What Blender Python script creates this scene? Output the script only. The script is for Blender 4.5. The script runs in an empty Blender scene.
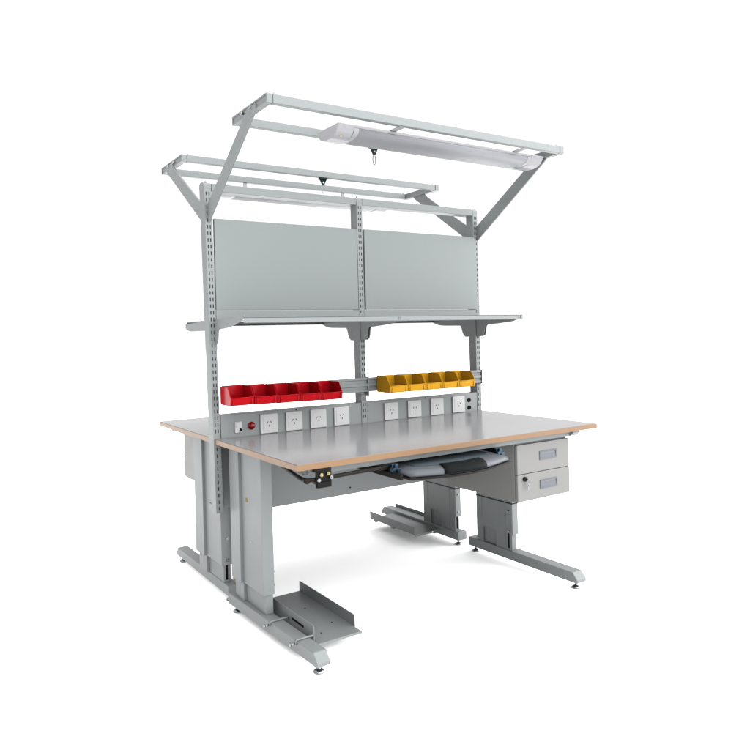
import bpy, bmesh, math, random
from mathutils import Vector, Matrix
random.seed(4)
sc = bpy.context.scene
C = sc.collection
PI = math.pi

# ------------------------------------------------------------------ materials
def mat(name, col, rough=.5, metal=0.0, spec=.5, bump=0.0, bscale=300, vary=0.0, coat=0.0, vscale=6, trans=0.0):
    m = bpy.data.materials.new(name); m.use_nodes = True
    nt = m.node_tree; b = nt.nodes['Principled BSDF']
    b.inputs['Base Color'].default_value = (*col, 1)
    b.inputs['Roughness'].default_value = rough
    b.inputs['Metallic'].default_value = metal
    b.inputs['Specular IOR Level'].default_value = spec
    b.inputs['Coat Weight'].default_value = coat
    b.inputs['Coat Roughness'].default_value = .08
    if trans: b.inputs['Transmission Weight'].default_value = trans
    tc = nt.nodes.new('ShaderNodeTexCoord')
    if bump:
        n = nt.nodes.new('ShaderNodeTexNoise'); n.inputs['Scale'].default_value = bscale; n.inputs['Detail'].default_value = 3
        bp = nt.nodes.new('ShaderNodeBump'); bp.inputs['Strength'].default_value = bump; bp.inputs['Distance'].default_value = .001
        nt.links.new(tc.outputs['Object'], n.inputs['Vector']); nt.links.new(n.outputs['Fac'], bp.inputs['Height'])
        nt.links.new(bp.outputs['Normal'], b.inputs['Normal'])
    if vary:
        n = nt.nodes.new('ShaderNodeTexNoise'); n.inputs['Scale'].default_value = vscale; n.inputs['Detail'].default_value = 5
        mx = nt.nodes.new('ShaderNodeMix'); mx.data_type = 'RGBA'
        mx.inputs['A'].default_value = (*[c*(1-vary) for c in col], 1); mx.inputs['B'].default_value = (*[min(1, c*(1+vary)) for c in col], 1)
        nt.links.new(tc.outputs['Object'], n.inputs['Vector']); nt.links.new(n.outputs['Fac'], mx.inputs['Factor'])
        nt.links.new(mx.outputs['Result'], b.inputs['Base Color'])
        mr = nt.nodes.new('ShaderNodeMapRange'); mr.inputs['From Min'].default_value = .3; mr.inputs['From Max'].default_value = .7; mr.inputs['To Min'].default_value = rough*.92; mr.inputs['To Max'].default_value = min(1, rough*1.08)
        nt.links.new(n.outputs['Fac'], mr.inputs['Value']); nt.links.new(mr.outputs['Result'], b.inputs['Roughness'])
    return m

PAINT = mat('grey_powder_coat', (0.0896, 0.0965, 0.0965), .45, spec=0.18, bump=.12, bscale=900, vary=.035)
PANEL = mat('pale_grey_board', (0.0775, 0.0873, 0.0860), .40, spec=0.18, bump=.08, bscale=700, vary=.02, vscale=3)
TOP = mat('grey_laminate', (0.0943, 0.0943, 0.0966), 0.17, spec=0.14, bump=.02, bscale=120, vary=.03, vscale=4)
DRAWER = mat('warm_grey_enamel', (0.0832, 0.0826, 0.0805), .45, spec=0.18, bump=.12, bscale=900, vary=.03)
ZINC = mat('zinc_plated_steel', (0.1508, 0.1566, 0.1624), .25, metal=1, bump=.1, bscale=400)
STEEL = mat('dull_steel', (0.0928, 0.0957, 0.0986), .35, metal=1)
BLUEZ = mat('blue_zinc_steel', (0.0167, 0.0334, 0.0502), .3, metal=.8)
DARK = mat('dark_recess', (0.0012, 0.0012, 0.0014), .7, spec=0.03)
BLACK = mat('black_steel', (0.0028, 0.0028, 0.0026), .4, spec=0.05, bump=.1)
BRONZE = mat('dark_bronze_tube', (0.0052, 0.0043, 0.0035), .42, spec=0.05, bump=.1)
BRASS = mat('brass_knob', (0.1740, 0.1450, 0.0754), .3, metal=1)
RED = mat('red_polypropylene', (0.1572, 0.0012, 0.0032), .18, spec=0.06, bump=.35, bscale=28, vary=.12, vscale=30)
YEL = mat('yellow_polypropylene', (0.2473, 0.1238, 0.0065), .28, spec=0.05, bump=.15, bscale=28, vary=.05, vscale=30)
WPL = mat('white_socket_plastic', (0.1992, 0.2008, 0.2029), .3, spec=0.24)
LAMP = mat('white_lamp_plastic', (0.1594, 0.1586, 0.1683), .3, spec=0.10)
DIFF = mat('ribbed_lamp_diffuser', (0.1157, 0.1170, 0.1255), 0.45, spec=0.12)
_n = DIFF.node_tree; _w = _n.nodes.new('ShaderNodeTexWave'); _w.bands_direction = 'Y'; _w.inputs['Scale'].default_value = 55
_t = _n.nodes.new('ShaderNodeTexCoord'); _b = _n.nodes.new('ShaderNodeBump'); _b.inputs['Strength'].default_value = .5; _b.inputs['Distance'].default_value = .001
_n.links.new(_t.outputs['Object'], _w.inputs['Vector']); _n.links.new(_w.outputs['Fac'], _b.inputs['Height']); _n.links.new(_b.outputs['Normal'], _n.nodes['Principled BSDF'].inputs['Normal'])
REDB = mat('red_button_plastic', (0.0812, 0.0012, 0.0017), .25, spec=0.18)
GREEN = mat('dark_green_clip', (0.0023, 0.0087, 0.0069), .5, spec=0.04)
SILV = mat('silver_tray_plastic', (0.0402, 0.0437, 0.0495), .35, spec=0.12)
TEAL = mat('dull_tray_surface', (0.0278, 0.0362, 0.0418), .5, spec=0.06)
CUSH = mat('dark_wrist_cushion', (0.0016, 0.0024, 0.0024), .5, spec=0.03, bump=.3, bscale=250)
CREAM = mat('cream_cable_strip', (0.1508, 0.1450, 0.1102), .6, spec=0.12, bump=.4, bscale=60)
STICK = mat('orange_sticker', (.0900, .0520, .0040), .5, spec=0.12)
WHITEF = mat('white_floor', (0.9020, 0.9020, 0.9020), .9, spec=.1, vary=.01)
HAND = mat('silver_handle', (0.0592, 0.0643, 0.0749), .35, metal=.2, spec=0.10)

def wood():
    m = bpy.data.materials.new('beech_edge_band'); m.use_nodes = True
    nt = m.node_tree; b = nt.nodes['Principled BSDF']; b.inputs['Roughness'].default_value = .4; b.inputs['Specular IOR Level'].default_value = .2
    tc = nt.nodes.new('ShaderNodeTexCoord'); mp = nt.nodes.new('ShaderNodeMapping'); mp.inputs['Scale'].default_value = (6, 6, 160)
    n = nt.nodes.new('ShaderNodeTexNoise'); n.inputs['Scale'].default_value = 4; n.inputs['Detail'].default_value = 6
    mx = nt.nodes.new('ShaderNodeMix'); mx.data_type = 'RGBA'
    mx.inputs['A'].default_value = (.084, .046, .0215, 1); mx.inputs['B'].default_value = (.106, .061, .030, 1)
    nt.links.new(tc.outputs['Object'], mp.inputs['Vector']); nt.links.new(mp.outputs['Vector'], n.inputs['Vector'])
    nt.links.new(n.outputs['Fac'], mx.inputs['Factor']); nt.links.new(mx.outputs['Result'], b.inputs['Base Color'])
    return m
WOOD = wood()

# ------------------------------------------------------------------ mesh helpers
def box(bm, x0, x1, y0, y1, z0, z1, bev=.0012):
    t = bmesh.new()
    bmesh.ops.create_cube(t, size=1)
    for v in t.verts:
        v.co = Vector((x0+(v.co.x+.5)*(x1-x0), y0+(v.co.y+.5)*(y1-y0), z0+(v.co.z+.5)*(z1-z0)))
    b = min(bev, .3*min(abs(x1-x0), abs(y1-y0), abs(z1-z0)))
    if b > 0: bmesh.ops.bevel(t, geom=list(t.edges), offset=b, segments=2, affect='EDGES', profile=.5)
    merge(bm, t)
def merge(bm, t):
    me = bpy.data.meshes.new('tmp'); t.to_mesh(me); t.free(); bm.from_mesh(me); bpy.data.meshes.remove(me)
def prism(bm, pts, axis, a, b, bev=.001):
    """pts 2-D polygon; axis 'x': pts are (y,z); 'y': (x,z); 'z': (x,y)"""
    def P(p, k):
        return {'x': (k, p[0], p[1]), 'y': (p[0], k, p[1]), 'z': (p[0], p[1], k)}[axis]
    t = bmesh.new()
    A = [t.verts.new(P(p, a)) for p in pts]; B = [t.verts.new(P(p, b)) for p in pts]
    t.faces.new(A); t.faces.new(B[::-1]); n = len(pts)
    for i in range(n): t.faces.new((A[i], B[i], B[(i+1) % n], A[(i+1) % n]))
    bmesh.ops.recalc_face_normals(t, faces=list(t.faces))
    if bev: bmesh.ops.bevel(t, geom=list(t.edges), offset=min(bev, abs(b-a)*.3), segments=1, affect='EDGES')
    merge(bm, t)
def cyl(bm, c, r, h, axis='z', seg=24, r2=None, bev=0):
    t = bmesh.new()
    bmesh.ops.create_cone(t, cap_ends=True, segments=seg, radius1=r, radius2=r if r2 is None else r2, depth=h)
    if axis == 'x': bmesh.ops.rotate(t, verts=t.verts, matrix=Matrix.Rotation(PI/2, 3, 'Y'))
    if axis == 'y': bmesh.ops.rotate(t, verts=t.verts, matrix=Matrix.Rotation(PI/2, 3, 'X'))
    bmesh.ops.translate(t, verts=t.verts, vec=Vector(c))
    if bev: bmesh.ops.bevel(t, geom=[e for e in t.edges if len(e.link_faces) == 2 and e.calc_face_angle(0) > 1], offset=bev, segments=2, affect='EDGES')
    for f in t.faces: f.smooth = len(f.verts) == 4
    merge(bm, t)
def lathe(bm, c, prof, seg=28):
    t = bmesh.new(); rings = []
    for r, z in prof:
        rings.append([t.verts.new((c[0]+max(r, 1e-5)*math.cos(2*PI*i/seg), c[1]+max(r, 1e-5)*math.sin(2*PI*i/seg), c[2]+z)) for i in range(seg)])
    for a, b in zip(rings, rings[1:]):
        for i in range(seg):
            f = t.faces.new((a[i], a[(i+1) % seg], b[(i+1) % seg], b[i])); f.smooth = True
    t.faces.new(rings[0][::-1]); t.faces.new(rings[-1])
    bmesh.ops.recalc_face_normals(t, faces=list(t.faces)); merge(bm, t)
def tube(bm, pts, r, seg=12, closed=False):
    pts = [Vector(p) for p in pts]; n = len(pts); t = bmesh.new(); rings = []
    up = Vector((0, 0, 1))
    for i, p in enumerate(pts):
        d = (pts[(i+1) % n]-pts[i-1]) if closed else (pts[min(i+1, n-1)]-pts[max(i-1, 0)])
        d.normalize()
        a = d.cross(up if abs(d.z) < .9 else Vector((0, 1, 0))).normalized(); b = a.cross(d).normalized()
        rings.append([t.verts.new(p+r*(a*math.cos(2*PI*k/seg)+b*math.sin(2*PI*k/seg))) for k in range(seg)])
    m = n if closed else n-1
    for i in range(m):
        A, B = rings[i], rings[(i+1) % n]
        for k in range(seg):
            f = t.faces.new((A[k], A[(k+1) % seg], B[(k+1) % seg], B[k])); f.smooth = True
    if not closed: t.faces.new(rings[0][::-1]); t.faces.new(rings[-1])
    bmesh.ops.recalc_face_normals(t, faces=list(t.faces)); merge(bm, t)

def obj(name, bm, m, parent=None, level=1):
    me = bpy.data.meshes.new(name); bm.to_mesh(me); bm.free()
    me.materials.append(m)
    o = bpy.data.objects.new(name, me); C.objects.link(o)
    if parent:
        o.parent = parent
        if parent.type == 'EMPTY' and parent.get('world_parts'): o.location = -parent.location
    return o
def thing(name, label, cat, loc=(0, 0, 0), group=None, world=True):
    o = bpy.data.objects.new(name, None); C.objects.link(o); o.location = loc; o.empty_display_size = .1
    o['label'] = label; o['category'] = cat
    if group: o['group'] = group
    if world: o['world_parts'] = 1
    return o
B = bmesh.new

# ------------------------------------------------------------------ the setting
t = B(); s = 60
vs = [t.verts.new(v) for v in ((-s, -s, 0), (s, -s, 0), (s, s, 0), (-s, s, 0))]; t.faces.new(vs)
fl = obj('floor', t, WHITEF); fl['kind'] = 'structure'

# ------------------------------------------------------------------ workbench
W, DF, H, T = 1.54, .81, .75, .022
wb = thing('workbench', 'double-sided grey steel workbench with wood-edged tops, pegboard posts and overhead frames', 'workbench', (W/2, 0, 0))

def tabletop(y0, y1):
    t = B(); e = .0025
    box(t, e, W-e, y0+e, y1-e, H-T+.001, H, .0008)
    o = obj('tabletop', t, TOP, wb)
    t = B()
    # banding: four strips, top edge 1 mm below the laminate surface
    z0, z1 = H-T, H-.0012
    box(t, 0, W, y0, y0+.0022, z0, z1, .0006); box(t, 0, W, y1-.0022, y1, z0, z1, .0006)
    box(t, 0, .0022, y0+.0023, y1-.0023, z0, z1, .0006); box(t, W-.0022, W, y0+.0023, y1-.0023, z0, z1, .0006)
    obj('edge_band', t, WOOD, o)
tabletop(-DF, -.0315); tabletop(.0315, DF)

# ---- slotted plate (real holes) facing -Y or +Y
def slotted(bm, x0, x1, z0, z1, yf, yb, cols, pitch, sw, sh, zstart):
    rows = []; z = zstart
    while z+sh < z1-.006: rows.append((z, z+sh)); z += pitch
    xs = sorted([x0, x1]+[c-sw/2 for c in cols]+[c+sw/2 for c in cols])
    zs = [z0]+[q for r in rows for q in r]+[z1]
    t = B(); V = {}
    def v(i, j, k):
        key = (i, j, k)
        if key not in V: V[key] = t.verts.new((xs[i], yf if k == 0 else yb, zs[j]))
        return V[key]
    hole = lambda i, j: (i % 2 == 1) and (j % 2 == 1)
    for i in range(len(xs)-1):
        for j in range(len(zs)-1):
            if hole(i, j):
                for a, b in (((i, j), (i+1, j)), ((i+1, j), (i+1, j+1)), ((i+1, j+1), (i, j+1)), ((i, j+1), (i, j))):
                    t.faces.new((v(*a, 0), v(*b, 0), v(*b, 1), v(*a, 1)))
            else:
                for k in (0, 1): t.faces.new((v(i, j, k), v(i+1, j, k), v(i+1, j+1, k), v(i, j+1, k)))
    bmesh.ops.recalc_face_normals(t, faces=list(t.faces)); merge(bm, t)

def lean(o):
    """the left post stands a little out of plumb"""
    for v in o.data.vertices: v.co.x += -.006-.0125*(v.co.z-.75)
def upright(x0, low):
    x1 = x0+.032; zt = 1.852; t = B(); q = .029
    for yf, yb in ((-q, -q+.0025), (q, q-.0025)):
        slotted(t, x0+.0005, x1-.0005, .7608 if low < .7 else low, zt-.001, yf, yb, [x0+.0100, x0+.0220], .0286, .0046, .0155, .775)
        if low < .7: slotted(t, x0+.0005, x1-.0005, low, .7605, yf, yb, [x0+.014], .0286, .0048, .0155, low+.012)
    box(t, x0, x0+.0025, -q+.0002, q-.0002, low, zt, .0005); box(t, x1-.0025, x1, -q+.0002, q-.0002, low, zt, .0005)
    box(t, x0+.006, x1-.006, -.004, .004, low+.001, zt-.004, 0)
    u = obj('upright', t, PAINT, wb)
    t = B()
    h = [(q+.0005, 1.836), (q+.0005, 1.846), (q-.003, 1.854), (q-.009, 1.860), (q-.017, 1.8635)]
    prism(t, [(-a, b) for a, b in h]+h[::-1], 'x', x0-.001, x1+.001, .001)
    cap = obj('end_cap', t, PAINT, u)
    t = B(); cyl(t, (x0+.016, -.008, 1.867), .0035, .009); bo = obj('bolt', t, ZINC, u)
    if low < .7: lean(u); lean(cap); lean(bo)
    return u
UX = (.0, .753, 1.507)
u0 = upright(UX[0], .427); upright(UX[1], .70); upright(UX[2], .70)
for x0, x1 in ((.0150, .7518), (.7862, 1.5058)):
    t = B(); box(t, x0, x1, -.0285, .0285, 1.824, 1.858, .002); obj('top_rail', t, PAINT, wb)
for x0, x1 in ((.0205, .7518), (.7862, 1.5058)):
    t = B(); box(t, x0, x1, -.0305, .0285, 1.262, 1.3072, .0012); obj('crossbar', t, PAINT, wb)
def board(pts, y0, y1):
    t = B(); prism(t, pts, 'y', y0, y1, .0015); return obj('back_board', t, PANEL, wb)
r = .018
arc = [(1.517-r+r*math.cos(a), 1.706-r+r*math.sin(a)) for a in [PI/2*k/6 for k in range(7)]]
board([(.0215, 1.3085), (.7500, 1.3085), (.7500, 1.706), (.0215, 1.706)], -.0310, -.016)
board([(.7905, 1.3085), (1.517, 1.3085)]+arc+[(.7905, 1.706)], -.0340, -.0312)
board([(.7905, 1.3090), (1.5045, 1.3090), (1.5045, 1.7055), (.7905, 1.7055)], -.0308, -.016)

# ---- shelves and brackets
for sgn in (-1, 1):
    for x0, x1 in ((.0158, .7695), (.7705, 1.540)):
        t = B(); ya, yb = sorted((sgn*.0300, sgn*.356))
        box(t, x0, x1, ya, yb, 1.2635, 1.267, .0008)
        yl, yr = sorted((sgn*.356, sgn*.3535)); box(t, x0, x1, yl, yr, 1.245, 1.2668, .0008)
        yl, yr = sorted((sgn*.356, sgn*.340)); box(t, x0, x1, yl, yr, 1.2445, 1.247, .0006)
        obj('shelf', t, PAINT, wb)
    for k, x in enumerate(UX):
        t = B()
        P = [(.0295, 1.262), (.366, 1.262), (.366, 1.247), (.30, 1.228), (.25, 1.224), (.108, 1.221), (.098, 1.214), (.088, 1.185), (.078, 1.168), (.062, 1.158), (.0295, 1.158)]
        if sgn < 0: P = [(.0295, 1.262), (.36, 1.262), (.358, 1.250), (.30, 1.235), (.20, 1.227), (.11, 1.222), (.1, 1.214), (.095, 1.185), (.088, 1.168), (.07, 1.160), (.0295, 1.16)]
        if k == 0 and sgn < 0: P = [(.0295, 1.2665), (.356, 1.2770), (.356, 1.268), (.344, 1.260), (.31, 1.250), (.27, 1.241), (.233, 1.2355), (.17, 1.229), (.082, 1.2245), (.073, 1.215), (.066, 1.180), (.059, 1.168), (.045, 1.160), (.0295, 1.16)]
        if k == 0 and sgn > 0: P = [(.0295, 1.2625), (.361, 1.2580), (.3625, 1.2375), (.345, 1.229), (.294, 1.221), (.0295, 1.221)]
        xo = x+.0120 if k == 0 else x+.0165
        prism(t, [(sgn*a, b) for a, b in P], 'x', xo, xo+.0028, .0005)
        if k: prism(t, [(sgn*a, b) for a, b in P], 'x', xo-.0125, xo-.0097, .0005); box(t, xo-.012, xo+.002, *sorted((sgn*.042, sgn*.35)), 1.258, 1.2615, .0004)
        obj('shelf_bracket', t, PAINT, wb)

# ---- overhead frames
ZA, ZB = 2.030, 2.063
for sgn in (-1, 1):
    for ya, yb, in ((.617, .642), (.318, .343)):
        t = B(); y0, y1 = sorted((sgn*ya, sgn*yb)); box(t, .0265, 1.5245, y0, y1, ZA, ZB, .002)
        ra = obj('frame_rail', t, PAINT, wb)
        for x in (.036, 1.514):
            t = B(); cyl(t, (x, (y0+y1)/2, ZB+.004), .0035, .009); obj('bolt', t, ZINC, ra)
    for side in (0, 1):
        t = B(); y0, y1 = sorted((sgn*.317, sgn*.643))
        f = (lambda a, b: (a, b)) if side == 0 else (lambda a, b: (1.551-b, 1.551-a))
        box(t, *f(.0035, .0245), y0, y1, ZA, ZB, .0012)
        box(t, *f(0, .0060), y0-.0004, y1+.0004, ZB-.005, ZB+.0004, .0006); box(t, *f(0, .0060), y0-.0004, y1+.0004, ZA-.0004, ZA+.005, .0006)
        for a, b in ((y0-.0002, y0+.004), (y1-.004, y1+.0002)): box(t, *f(.0003, .0058), a, b, ZA+.0040, ZB-.0040, .0004)
        em = obj('frame_end', t, PAINT, wb)
        bx = -.006 if side == 0 else 1.552
        for y in (.43, .512):
            t = B(); cyl(t, (bx, sgn*y, 2.046), .0055, .014 if side == 0 else .006, 'x', 18, bev=.001); obj('bolt', t, ZINC, em)
        t = B(); xa = -.0045 if side == 0 else 1.532
        P = [(.0295, 1.768), (.405, 2.004), (.47, 2.052), (.548, 2.052), (.550, 2.030), (.531, 2.013), (.0295, 1.687)]
        prism(t, [(sgn*a, b) for a, b in P], 'x', xa, xa+.009, .0015)
        ar = obj('frame_arm', t, PAINT, wb)

# ---- bin rail
for x0, x1 in ((.0285, .783), (.788, 1.527)):
    t = B()
    box(t, x0, x1, -.0385, -.0300, .904, .973, .0008)
    for za, zb in ((.904, .916), (.931, .945), (.962, .9735)): box(t, x0+.0003, x1-.0003, -.046, -.0380, za, zb, .0012)
    rl = obj('bin_rail', t, PAINT, wb)
t = B(); box(t, .781, .7878, -.051, -.0300, .884, .976, .001); box(t, .744, .760, -.040, -.0296, .894, .9035, .001); obj('rail_clip', t, PAINT, wb)
t = B(); box(t, 1.5272, 1.531, -.050, -.0300, .898, .976, .001); obj('rail_clip', t, PAINT, wb)

# ---- socket trunking
def trunk(x0, x1):
    t = B(); box(t, x0, x1, -.0275, .0275, .722, .851, .002); return obj('socket_trunking', t, PAINT, wb)
tr1 = trunk(.0290, .7518); tr2 = trunk(.7862, 1.5058)
def socket(xc, par):
    t = B(); z = .7955; w = .0425
    box(t, xc-w, xc+w, -.0355, -.0277, z-.0435, z+.0435, .0025)
    box(t, xc-.030, xc+.030, -.0366, -.0354, z-.030, z+.030, .0009)
    o = obj('wall_socket', t, WPL, par)
    t = B()
    for dx, a in ((-.0085, .5), (.0085, -.5)):
        q = bmesh.new(); box(q, -.0011, .0011, -.0002, .0012, -.0042, .0042, 0)
        bmesh.ops.rotate(q, verts=q.verts, matrix=Matrix.Rotation(a, 3, 'Y')); bmesh.ops.translate(q, verts=q.verts, vec=(xc+dx, -.0379, z+.006)); merge(t, q)
    box(t, xc-.0011, xc+.0011, -.0380, -.0367, z-.014, z-.006, 0)
    return o, t
def pin_holes(t, o):
    h = obj('pin_slots', t, DARK, o)
for xs, par in (((.254, .381, .508, .636), None), ((.927, 1.073, 1.221, 1.369), None)):
    for x in xs:
        o, t = socket(x, wb); pin_holes(t, o)
t = B(); box(t, .091, .1255, -.0345, -.0277, .768, .816, .0015); box(t, .095, .111, -.0375, -.0342, .790, .812, .001)
sw = obj('power_switch', t, WPL, wb)
t = B(); prism(t, [(.110, .772), (.1235, .772), (.1235, .780), (.119, .787), (.114, .787), (.110, .780)], 'y', -.0362, -.0348, .0003); obj('rocker', t, DARK, sw)
t = B(); lathe(t, (0, 0, 0), [(.0175, 0), (.0175, .004), (.016, .006), (.0115, .0065), (.0115, .013), (.009, .016), (0, .0165)])
for v in t.verts: v.co = Vector((v.co.x+.171, -.0277-v.co.z, v.co.y+.793))
rb = obj('red_pilot_button', t, REDB, wb)
for z in (.812, .771):
    t = B(); cyl(t, (1.447, -.0295, z), .0105, .004, 'y', 24)
    for v in t.verts: v.co.x = 1.447+(v.co.x-1.447)*1.15
    obj('cable_port', t, DARK, wb)
for x, p in ((.395, tr1), (1.148, tr2)):
    t = B(); cyl(t, (x, -.0285, .845), .003, .003, 'y', 12); obj('screw', t, DARK, p)

# ---- legs
def foot(x, y, par):
    t = B(); lathe(t, (x, y, 0), [(.019, 0), (.0205, .003), (.020, .006), (.014, .011), (.008, .014), (.0055, .016), (.0055, .024), (.010, .0245), (.010, .031), (.004, .0315), (.004, .034)])
    obj('levelling_foot', t, ZINC, par)
def leg(right, back):
    """two telescoping columns (both legs of a side face the same way) on a chamfered foot beam"""
    sg = 1 if back else -1
    ya, ym, yb = {(0, 0): (-.378, -.178, -.078), (0, 1): (.074, .270, .385), (1, 0): (-.384, -.21, -.116), (1, 1): (.058, .24, .350)}[(right, back)]
    t = B()
    if right: xA, xB, xi0, xi1 = (1.4045, 1.4440), (1.4045, 1.4560), 1.4025, 1.4043
    else: xA, xB, xi0, xi1 = (.0545, .1030), (.0420, .1030), .1032, .1050
    box(t, *xA, ya, ym-.0002, .160, .722, .0015); box(t, *xB, ym, yb, .160, .722, .0015)
    if right:       # inner side plate that runs down to the foot, with a notch at the bottom
        n0, n1 = ym-.055, ym+.04
        P = [(ya+.003, .0805), (n0, .0805), (n0, .168), (n1, .168), (n1, .0805), (yb-.002, .0805), (yb-.002, .72), (ya+.003, .72)]
        prism(t, P, 'x', xi0, xi1, .0005)
        box(t, xi0-.0016, xi0+.0002, ya+.046, ya+.0475, .0815, .715, .0003)
        box(t, xi0-.0012, xi0+.0002, yb-.045, yb-.041, .21, .70, .0003)
    L = obj('leg', t, PAINT, wb)
    t = B(); e = .010
    a0, a1 = (xA[0]+e*1.2, xA[1]-.002) if not right else (xA[0]+.006, xA[1]-.004)
    b0, b1 = (xB[0]+e*1.2, xB[1]-.002) if not right else (xB[0]+.006, xB[1]-.004)
    box(t, a0, a1, ya+.012, ym-.0002, .0803, .17, .0015); box(t, b0, b1, ym, yb-.01, .0803, .17, .0015)
    obj('inner_column', t, PAINT, L)
    # foot beam with chamfered outer end
    toe = .037 if (right, back) == (0, 0) else 0
    a, b = (1.398, 1.460) if right else ((.0485, .1020) if not back else (.064, .1165))
    t = B(); y0 = {(0, 0): .045, (0, 1): .028, (1, 0): .053, (1, 1): .032}[(right, back)]
    ye = .745 if (right, back) == (0, 1) else .768
    P = [(y0, .034), (ye+.025, .034), (ye+.027, .050), (ye, .080), (y0, .080)]
    prism(t, [(sg*p, q) for p, q in P], 'x', a, b, .0022)
    for v in t.verts: v.co.x += toe*(abs(v.co.y)-.36)
    obj('foot_beam', t, PAINT, L)
    xc = (a+b)/2
    for y in (.757 if ye > .75 else .742, .072): foot(xc+toe*(y-.36)+(.004 if right else .002), sg*y, L)
    # height slot and bolts
    if right and not back:      # on the inner side face near the front edge
        for z in (.274, .176):
            t = B(); cyl(t, (xi0-.003, ya+.026, z), .0062, .006, 'x', 6, bev=.0008); cyl(t, (xi0-.0004, ya+.026, z), .0085, .0016, 'x', 18); obj('bolt', t, ZINC, L)
        t = B(); box(t, xi0-.0012, xi0+.001, ya+.021, ya+.031, .090, .164, .0004); obj('height_slot', t, DARK, L)
    elif back:
        cx = (xA[0]+xA[1])/2+(.003 if not right else 0)
        for z in (.281, .183):
            t = B(); cyl(t, (cx, ya-.003, z), .0062, .006, 'y', 6, bev=.0008); cyl(t, (cx, ya-.0008, z), .0085, .0016, 'y', 18); obj('bolt', t, ZINC, L)
        t = B(); box(t, cx-.005, cx+.005, ya+.0108, ya+.0125, .090, .158, .0004); obj('height_slot', t, DARK, L)
    else:
        for z in (.245, .19):
            t = B(); cyl(t, (xi1+.003, ya+.02, z), .005, .006, 'x', 12); obj('bolt', t, ZINC, L)
    t = B(); a, b = (1.406, 1.448) if right else (.060, .102)
    P = [(.06, .727), (.785, .727), (.785, .716), (.765, .700), (.06, .700)]
    prism(t, [(sg*p, q) for p, q in P], 'x', a, b, .001); obj('support_arm', t, PAINT, L)
    return L
LF = leg(0, 0); LB = leg(0, 1); RF = leg(1, 0); RB = leg(1, 1)
t = B(); box(t, .0533, .0543, -.245, -.222, .508, .524, .0002); obj('warning_sticker', t, STICK, LF)
for y, z in ((-.272, .352), (-.262, .348)):
    t = B(); cyl(t, (.0540, y, z), .0032, .002, 'x', 10); obj('screw', t, ZINC, LF)
# plate joining the left post to the rear leg, cream strip
t = B(); box(t, .0290, .0980, .030, .0475, .430, .7215, .0015); box(t, .0020, .0530, .0310, .0730, .430, .455, .0015)
obj('joining_plate', t, PAINT, wb)
t = B()
for k in range(8): box(t, .1045, .1145, .046, .070, .082+k*.0425, .1235+k*.0425, .001)
obj('cable_strip', t, CREAM, wb)

# aprons and modesty panels
for sg in (-1, 1):
    t = B(); y0, y1 = sorted((sg*.745, sg*.765)); box(t, .052, 1.462, y0, y1, .7005, .7268, .0015)
    a = obj('apron_rail', t, PAINT, wb)
    t = B(); y0, y1 = sorted((sg*.118, sg*.121)); box(t, .114, 1.396, y0, y1, .437, .7268, .0008)
    md = obj('modesty_panel', t, PAINT, wb)
    for x in (.62, .9):
        t = B(); cyl(t, (x, sg*.1225, .468), .0035, .003, 'y', 10); obj('screw', t, DARK, md)

# ---- drawer cabinets
def cabinet(front):
    sg = -1 if front else 1
    x0, x1 = (1.066, 1.394) if front else (.118, .446)
    def bx(t, xa, xb, ya, yb, za, zb, bev=.0012):
        c, d = sorted((sg*ya, sg*yb)); box(t, xa, xb, c, d, za, zb, bev)
    t = B(); bx(t, x0, x1, .292, .752, .4475, .698)
    bx(t, x0+.03, x1-.03, .35, .70, .6982, .7268)
    cb = obj('drawer_cabinet', t, DRAWER, wb)
    for i, (za, zb) in enumerate(((.4485, .5655), (.5675, .694))):
        t = B(); bx(t, x0+.001, x1-.001, .7535, .7705, za, zb, .003)
        dr = obj('drawer', t, DRAWER, wb)
        hx0, hx1 = x0+.135, x0+.243; zc = (za+zb)/2+(.003 if i == 0 else .005)
        # recessed handle: frame of four bars round a scooped tray
        t = B(); h = .019
        bx(t, hx0, hx1, .7705, .7745, zc+h-.006, zc+h, .001); bx(t, hx0, hx1, .7705, .7735, zc-h, zc-h+.006, .001)
        bx(t, hx0, hx0+.010, .7705, .7737, zc-h+.0062, zc+h-.0062, .001); bx(t, hx1-.007, hx1, .7705, .7737, zc-h+.0062, zc+h-.0062, .001)
        P = [(.7708, zc-h+.006), (.7725, zc-h+.006), (.7712, zc+h-.012), (.7708, zc+h-.012)]
        prism(t, [(sg*a, b) for a, b in P], 'x', hx0+.0102, hx1-.0072, 0)
        hd = obj('handle', t, HAND, dr)
        if i == 0 and front:
            t = B(); cyl(t, (x0+.041, sg*.774, zb-.020), .0105, .008, 'y', 24, bev=.001); obj('lock', t, BLACK, dr)
            t = B(); box(t, x0+.046, x0+.052, -.788, -.7785, zb-.0215, zb-.0185, .0005)
            tube(t, [(x0+.049+.006*math.sin(2*PI*k/14), -.785, zb-.031+.010*math.cos(2*PI*k/14)) for k in range(14)], .0011, 6, True)
            box(t, x0+.046, x0+.052, -.786, -.784, zb-.066, zb-.043, .0006); cyl(t, (x0+.049, -.785, zb-.044), .006, .002, 'y', 14)
            obj('key', t, ZINC, dr)
    return cb
cabinet(True); cabinet(False)
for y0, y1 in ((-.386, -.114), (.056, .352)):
    t = B(); box(t, 1.4012, 1.4570, y0+.001, y1-.001, .3150, .3205, .0005); obj('black_band', t, BLACK, wb)  # thin black band across both right leg columns

# ---- keyboard tray
def traycurve(off, z=None):
    pts = []
    for k in range(25):
        u = k/24; x = .432+off+u*(.930-.432-2*off)
        y = -.862-.073*math.sin(PI*(u*.86+.10))**1.1+.01
        pts.append((x, y+off))
    return pts
fr = traycurve(0)
t = B()
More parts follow.
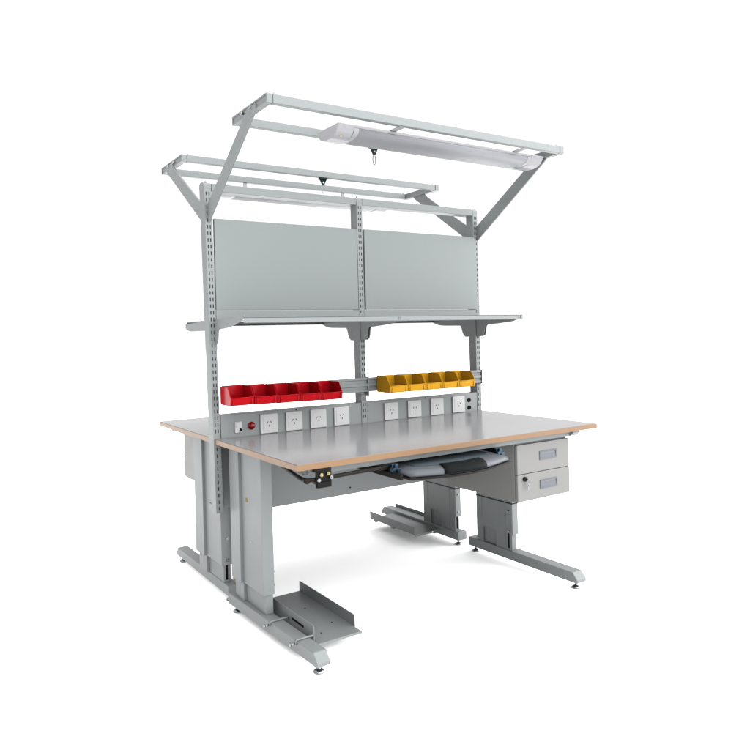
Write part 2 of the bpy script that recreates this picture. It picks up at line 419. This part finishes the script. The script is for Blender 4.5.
# body with rounded nose: stacked outlines
def outline(off, back): 
    c = traycurve(off); return [(c[0][0], back)]+c+[(c[-1][0], back)]
lev = [(.006, .6585), (.0015, .6600), (0, .664), (0, .669), (.003, .6755), (.010, .6805), (.022, .6835), (.040, .6845)]
rings = [[t.verts.new((x, y, z)) for x, y in outline(o_, -.50)] for o_, z in lev]
n = len(rings[0])
for a, b in zip(rings, rings[1:]):
    for i in range(n): f = t.faces.new((a[i], a[(i+1) % n], b[(i+1) % n], b[i])); f.smooth = True
t.faces.new(rings[0][::-1]); t.faces.new(rings[-1])
bmesh.ops.recalc_face_normals(t, faces=list(t.faces))
kt = obj('keyboard_tray', t, SILV, wb)
t = B(); c = traycurve(.058); P = [(c[0][0]+.005, -.51)]+[(x, y+.0) for x, y in c]+[(c[-1][0]-.005, -.51)]
prism(t, P, 'z', .6847, .6862, .0005); obj('tray_top', t, TEAL, kt)  # thin darker grey-teal sheet over the flat top of the tray
# wrist cushion: follows the nose of the tray
t = B(); rings = []
cc = [p for p in traycurve(0) if .555 <= p[0] <= .775]
prof = [(-.0025, .6625), (-.004, .667), (-.0025, .675), (.006, .683), (.022, .6885), (.045, .691), (.068, .6895), (.074, .6855)]
for x, y in cc: rings.append([t.verts.new((x+(.18*dy if x < .66 else -.02*dy)+dy*.25, y+dy, z)) for dy, z in prof])
for a, b in zip(rings, rings[1:]):
    for i in range(len(prof)-1): f = t.faces.new((a[i], a[i+1], b[i+1], b[i])); f.smooth = True
t.faces.new(rings[0]); t.faces.new(rings[-1])
bmesh.ops.recalc_face_normals(t, faces=list(t.faces)); obj('wrist_cushion', t, CUSH, kt)
t = B(); P = [(.412, -.46)]+[(x-.003+(.006*(x-.432)/.498), y-.003) for x, y in traycurve(-.004)]+[(.935, -.46)]
prism(t, P, 'z', .6500, .6584, .002)
box(t, .398, .4115, -.850, -.40, .6500, .6700, .002)
obj('tray_base', t, BRONZE, kt)
for x in (.412, .938):
    t = B()
    box(t, x, x+.012, -.80, -.45, .678, .6995, .001)
    box(t, x-.008, x+.018, -.79, -.775, .660, .6995, .001); box(t, x+.012, x+.03, -.80, -.79, .664, .684, .001)
    cyl(t, (x-.004, -.797, .683), .006, .012, 'y', 12)
    obj('tray_slide', t, BLUEZ, kt)

# ---- bent bar with clamp under the front edge
t = B()
pts = [(.112, -.40, .704), (.075, -.52, .702), (.045, -.68, .698), (.034, -.755, .695), (.037, -.785, .692), (.052, -.797, .690), (.09, -.799, .690), (.2, -.797, .692), (.30, -.794, .694), (.360, -.790, .695), (.390, -.775, .692), (.404, -.75, .680), (.4045, -.70, .664)]
tube(t, pts, .0075, 12)
cyl(t, (.040, -.797, .690), .0105, .022, 'y', 18, bev=.002)
br = obj('swing_bar', t, BRONZE, wb)
t = B(); box(t, .070, .131, -.813, -.806, .662, .7275, .0015); box(t, .070, .131, -.8058, -.775, .716, .7275, .001)
box(t, .073, .128, -.819, -.8132, .662, .681, .002); box(t, .070, .131, -.8055, -.782, .674, .684, .002)
cl = obj('bar_clamp', t, BLACK, wb)
for x, z, m in ((.088, .707, BRASS), (.116, .709, BRASS), (.078, .690, ZINC), (.127, .6945, ZINC)):
    t = B(); cyl(t, (x, -.818, z), .0062, .010, 'y', 18, bev=.001); cyl(t, (x, -.8238, z), .003, .0025, 'y', 8)
    obj('knob', t, m, cl)

# ---- computer holders on the feet
def holder(front):
    t = B()
    if front:
        x0, x1, ya, yb, z = .131, .334, -.655, -.135, .046
        box(t, x0, x1, ya, yb, z, z+.003, .0006)
        prism(t, [(yb, z), (ya+.05, z), (ya+.05, z+.048), (yb, z+.048)], 'x', x1, x1+.003, .0006)
        prism(t, [(yb-.02, z), (ya, z), (ya, z+.070), (ya+.012, z+.074), (yb-.02, z+.066)], 'x', x0-.003, x0, .0006)
        box(t, x0+.004, x1+.002, ya-.0028, ya, z-.006, z+.0028, .0006)
        box(t, x0+.03, x1-.002, ya+.02, ya+.045, z-.010, z-.0005, .001)
    else:
        x0, x1, ya, yb, z = 1.222, 1.396, .195, .652, .060
        box(t, x0, x1, ya, yb, z, z+.003, .0006)
        box(t, x0-.003, x0, ya, yb, z, z+.044, .0006)
        box(t, x1+.0672, x1+.070, ya+.0, yb+.075, .045, .100, .0006)
        for y in (.60, .42): box(t, x0-.002, x0+.05, y-.012, y+.012, z-.012, z-.0005, .001)
        box(t, x0-.002, x0+.12, ya-.0028, ya, z-.008, z+.0028, .0006)
        box(t, x1+.0005, x1+.066, ya+.05, ya+.08, .0255, .0285, .0006)
    h = obj('computer_holder', t, PAINT, wb)
    t = B()
    if front:
        for y in (-.375, -.325+-.02): cyl(t, (.15, y, .05), .001, .001)
        t.free(); t = B(); box(t, .1268, .1279, -.575, -.475, .0855, .0935, 0); obj('mounting_slot', t, DARK, h)
        t = B()
        for x, y in ((.2, -.58), (.28, -.52), (.19, -.35), (.26, -.33)):
            t = B(); cyl(t, (x, y, .0495), .0032, .0015, 'z', 14); obj('rivet', t, DARK, h)
        for y in (-.446, -.652):
            t = B(); xo = .0445+.037*(abs(y)-.36)
            tube(t, [(xo, y, .070), (xo, y, .080), (xo+.002, y, .0835), (xo+.006, y, .0845), (.118, y, .0845), (.125, y, .0845)], .0036, 10)
            obj('clamp_hook', t, PAINT, h)
            t = B(); cyl(t, (xo-.008, y+.006, .071), .0035, .022, 'x', 12); cyl(t, (xo-.020, y+.006, .071), .0075, .005, 'x', 12, bev=.001); cyl(t, (xo-.009, y+.006, .071), .006, .004, 'x', 6)
            obj('thumb_screw', t, ZINC, h)
    else: t.free()
    return h
holder(True); holder(False)

# ------------------------------------------------------------------ bins
def bin_mesh():
    t = B(); w, d, h = .1080, .118, .078; th = .0022
    P = [(0, .002), (0, h), (-.078, h), (-.088, h-.004), (-d+.004, .034), (-d, .032), (-d+.004, .002), (-d+.008, 0), (-.004, 0)]
    for x0, x1 in ((-w/2+.0008, -w/2+.0008+th), (w/2-.0008-th, w/2-.0008)): prism(t, P, 'x', x0, x1, .0005)
    a, b = -w/2+.003, w/2-.003
    box(t, a, b, -d+.006, -.002, .0005, .0028, .0004)
    box(t, a, b, -.0026, -.0002, .0005, h+.001, .0004)
    prism(t, [(-d+.0045, .002), (-d+.0005, .0315), (-d+.0028, .0315), (-d+.0068, .002)], 'x', a, b, .0003)
    # rims, label slot ledges, hanger lip
    tube(t, [(-w/2+.0022, 0, h), (-w/2+.0022, -.079, h), (-w/2+.0022, -.088, h-.004), (-w/2+.0022, -d+.003, .034), (0, -d+.0015, .0325), (w/2-.0022, -d+.003, .034), (w/2-.0022, -.088, h-.004), (w/2-.0022, -.079, h), (w/2-.0022, 0, h)], .0021, 8)
    for x0, x1 in ((-w/2+.010, -w/2+.014), (w/2-.014, w/2-.010)): box(t, x0, x1, -d-.0016, -d+.004, .004, .029, .0005)
    box(t, -w/2+.012, w/2-.012, -d+.0005, -d+.005, .0035, .006, .0005)
    box(t, a+.006, b-.006, -.001, .0035, h-.014, h+.003, .0008)
    me = bpy.data.meshes.new('storage_bin'); t.to_mesh(me); t.free(); return me
me_r = bin_mesh(); me_r.materials.append(RED)
me_y = me_r.copy(); me_y.materials.clear(); me_y.materials.append(YEL)
order = ['leftmost', 'second from the left', 'middle one', 'second from the right', 'rightmost']
notes_r = ['nearest the left slotted post', 'second from the left post', 'in the middle of the five red ones', 'fourth from the left post', 'beside the bare rail near the middle post']
notes_y = ['just right of the middle slotted post', 'second from the middle post', 'in the middle of the five yellow ones', 'fourth from the middle post', 'nearest the right slotted post']
for k in range(5):
    for me, x, colour, note, grp in ((me_r, .021+.054+k*.1092, 'red', notes_r[k], 'red bins hung on the rail'), (me_y, .832+.054+k*.1088, 'yellow', notes_y[k], 'yellow bins hung on the rail')):
        o = bpy.data.objects.new('storage_bin', me); C.objects.link(o)
        o.location = (x, -.0500, .8995-.0018*k*(colour == 'red')); o['category'] = 'storage bin'; o['group'] = grp
        o['label'] = f'open {colour} plastic bin on the rail, {note}'

# ------------------------------------------------------------------ lamps
def lamp(loc, label, rot=0, L=1.15):
    r_ = thing('batten_lamp', label, 'lamp', loc, 'batten lamps under the overhead frames', world=False); r_.rotation_euler.z = rot
    hw = .083
    # cross-section (y,z): z=0 top
    top = [(-hw, -.003), (-hw+.002, 0), (hw-.002, 0), (hw, -.003), (hw, -.012), (-hw, -.012)]
    t = B(); prism(t, top, 'x', -L/2+.075, L/2-.075, .001); obj('housing', t, LAMP, r_)
    t = B(); prof = [(-hw+.001, -.0125)]+[(-(hw-.001)*math.cos(a)**.8 if math.cos(a) > 0 else (hw-.001)*(-math.cos(a))**.8, -.0125-.0345*math.sin(a)**.75) for a in [PI*k/26 for k in range(1, 26)]]+[(hw-.001, -.0125)]
    # fine ribs along the diffuser
    prism(t, prof, 'x', -L/2+.076, L/2-.076, 0)
    d = obj('diffuser', t, DIFF, r_)
    for f in d.data.polygons: f.use_smooth = len(f.vertices) == 4
    for s_ in (-1, 1):
        t = B(); c = [(-hw-.002, -.001), (hw+.002, -.001), (hw+.002, -.016), (hw-.012, -.034), (hw-.032, -.0450), (hw-.06, -.0500), (-hw+.06, -.0500), (-hw+.032, -.0450), (-hw+.012, -.034), (-hw-.002, -.016)]
        x0, x1 = sorted((s_*(L/2-.078), s_*L/2)); prism(t, c, 'x', x0, x1, .003)
        e = obj('end_cap', t, LAMP, r_)
        if s_ < 0:
            t = B(); cyl(t, (-L/2+.03, -hw+.03, -.043), .006, .006, 'z', 14); obj('cord_grip', t, BRASS, e)
        t = B(); x0, x1 = sorted((s_*(L/2-.10), s_*(L/2-.0785))); prism(t, [(a*1.004, b-.0006) for a, b in prof if True], 'x', x0, x1, 0)
        obj('diffuser_band', t, LAMP, r_)
    for x in ((-.306, .394) if not rot else (-.335, .285)):
        dz = 2.0295-loc[2]
        for sy in ((-1, 1) if not rot else (-1,)):
            t = B(); box(t, x-.016, x+.016, *sorted((sy*.070, sy*.150)), .0003, .0028, .0006)
            if dz > .01: box(t, x-.010, x+.010, sy*.146-.004, sy*.146+.004, .0020, dz, .0008)
            obj('mounting_bracket', t, LAMP, r_)
    return r_
lamp((.915, -.482, 2.0285), 'white batten lamp under the front overhead frame, higher and nearer of the two')
lamp((.735, .482, 1.955), 'white batten lamp under the rear overhead frame, half hidden by the top rail', PI, 1.04)

# ------------------------------------------------------------------ hooks
def hook(loc, label):
    r_ = thing('tool_hanger', label, 'hook', loc, 'tool hangers on the overhead rails', world=False)
    t = B(); P = [(-.022, .012), (.022, .012), (.021, .004), (.006, -.026), (-.006, -.026), (-.021, .004)]
    prism(t, P, 'y', -.0035, .0035, .001)
    box(t, -.022, .022, -.014, .014, .0025, .012, .001)
    obj('clip', t, GREEN, r_)
    t = B(); cyl(t, (0, -.004, -.013), .0045, .002, 'y', 14); obj('rivet', t, ZINC, r_)
    t = B(); n = 28; pts = []
    for k in range(n):
        a = 2*PI*k/n; pts.append((.0072*math.cos(a)*(1+.15*math.sin(a)), 0, -.046-.025*math.sin(a)))
    tube(t, pts, .0017, 8, True); obj('snap_ring', t, STEEL, r_)
    return r_
hook((.6640, -.331, 2.0165), 'dark hanger clip with steel snap ring below the front lamp')
hook((.7710, .331, 2.0175), 'dark hanger clip with steel snap ring on the rear overhead frame')

# ------------------------------------------------------------------ light
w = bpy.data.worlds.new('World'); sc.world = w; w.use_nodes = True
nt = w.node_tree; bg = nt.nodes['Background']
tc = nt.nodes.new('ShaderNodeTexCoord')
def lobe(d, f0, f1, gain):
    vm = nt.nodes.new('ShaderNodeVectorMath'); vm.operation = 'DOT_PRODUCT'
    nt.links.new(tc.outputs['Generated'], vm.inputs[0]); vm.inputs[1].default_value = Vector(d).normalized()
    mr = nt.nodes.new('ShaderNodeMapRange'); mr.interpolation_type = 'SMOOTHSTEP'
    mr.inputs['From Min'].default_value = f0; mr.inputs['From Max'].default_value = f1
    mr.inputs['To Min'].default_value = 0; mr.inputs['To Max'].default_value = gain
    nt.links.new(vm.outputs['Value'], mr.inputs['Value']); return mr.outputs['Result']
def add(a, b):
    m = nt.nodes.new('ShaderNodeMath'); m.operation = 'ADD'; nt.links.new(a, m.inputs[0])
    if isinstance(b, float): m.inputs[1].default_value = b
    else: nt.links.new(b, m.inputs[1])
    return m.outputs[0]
st = add(lobe((.40, -.91, .06), .05, .85, 7.0), lobe((0, 0, 1), .40, .95, 2.6))   # added sky lobes, out of view, giving soft front-right and top light
st = add(st, lobe((1, -.35, .15), .72, .95, 3.0))  # added right-hand sky lobe, out of view, filling the floor
st = add(st, lobe((-.62, .10, .78), .35, .95, 1.8))  # added upper-left sky lobe that brightens the frame arms
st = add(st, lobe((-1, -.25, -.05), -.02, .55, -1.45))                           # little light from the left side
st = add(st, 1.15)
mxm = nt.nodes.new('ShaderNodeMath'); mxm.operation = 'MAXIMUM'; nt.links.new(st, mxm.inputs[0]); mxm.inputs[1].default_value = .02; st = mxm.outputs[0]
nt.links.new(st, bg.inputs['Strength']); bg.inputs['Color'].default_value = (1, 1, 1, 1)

# ------------------------------------------------------------------ camera
cp = dict(cx=-1.0608, cy=-2.9258, cz=1.1919, yaw=-.5805, pitch=-.0051, roll=-.0255, f=694.4953, u0=374.475, v0=336.5662)
fw = Vector((math.sin(-cp['yaw'])*math.cos(cp['pitch']), math.cos(cp['yaw'])*math.cos(cp['pitch']), math.sin(cp['pitch'])))
rt = fw.cross(Vector((0, 0, 1))).normalized(); up = rt.cross(fw)
r2 = rt*math.cos(cp['roll'])+up*math.sin(cp['roll']); u2 = -rt*math.sin(cp['roll'])+up*math.cos(cp['roll'])
cam = bpy.data.cameras.new('camera'); co = bpy.data.objects.new('camera', cam); C.objects.link(co)
M = Matrix((( r2.x, u2.x, -fw.x, cp['cx']), (r2.y, u2.y, -fw.y, cp['cy']), (r2.z, u2.z, -fw.z, cp['cz']), (0, 0, 0, 1)))
co.matrix_world = M
cam.sensor_width = 36; cam.lens = 36*cp['f']/750
cam.shift_x = (375-cp['u0'])/750; cam.shift_y = (cp['v0']-375)/750
cam.clip_end = 300; cam.clip_start = .05
sc.camera = co
sc.render.resolution_x = sc.render.resolution_y = 1024
sc.view_settings.view_transform = 'Standard'; sc.view_settings.look = 'None'; sc.view_settings.exposure = 0; sc.view_settings.gamma = 1
sc.render.engine = 'CYCLES'
for o in list(C.objects):
    if 'world_parts' in o: del o['world_parts']
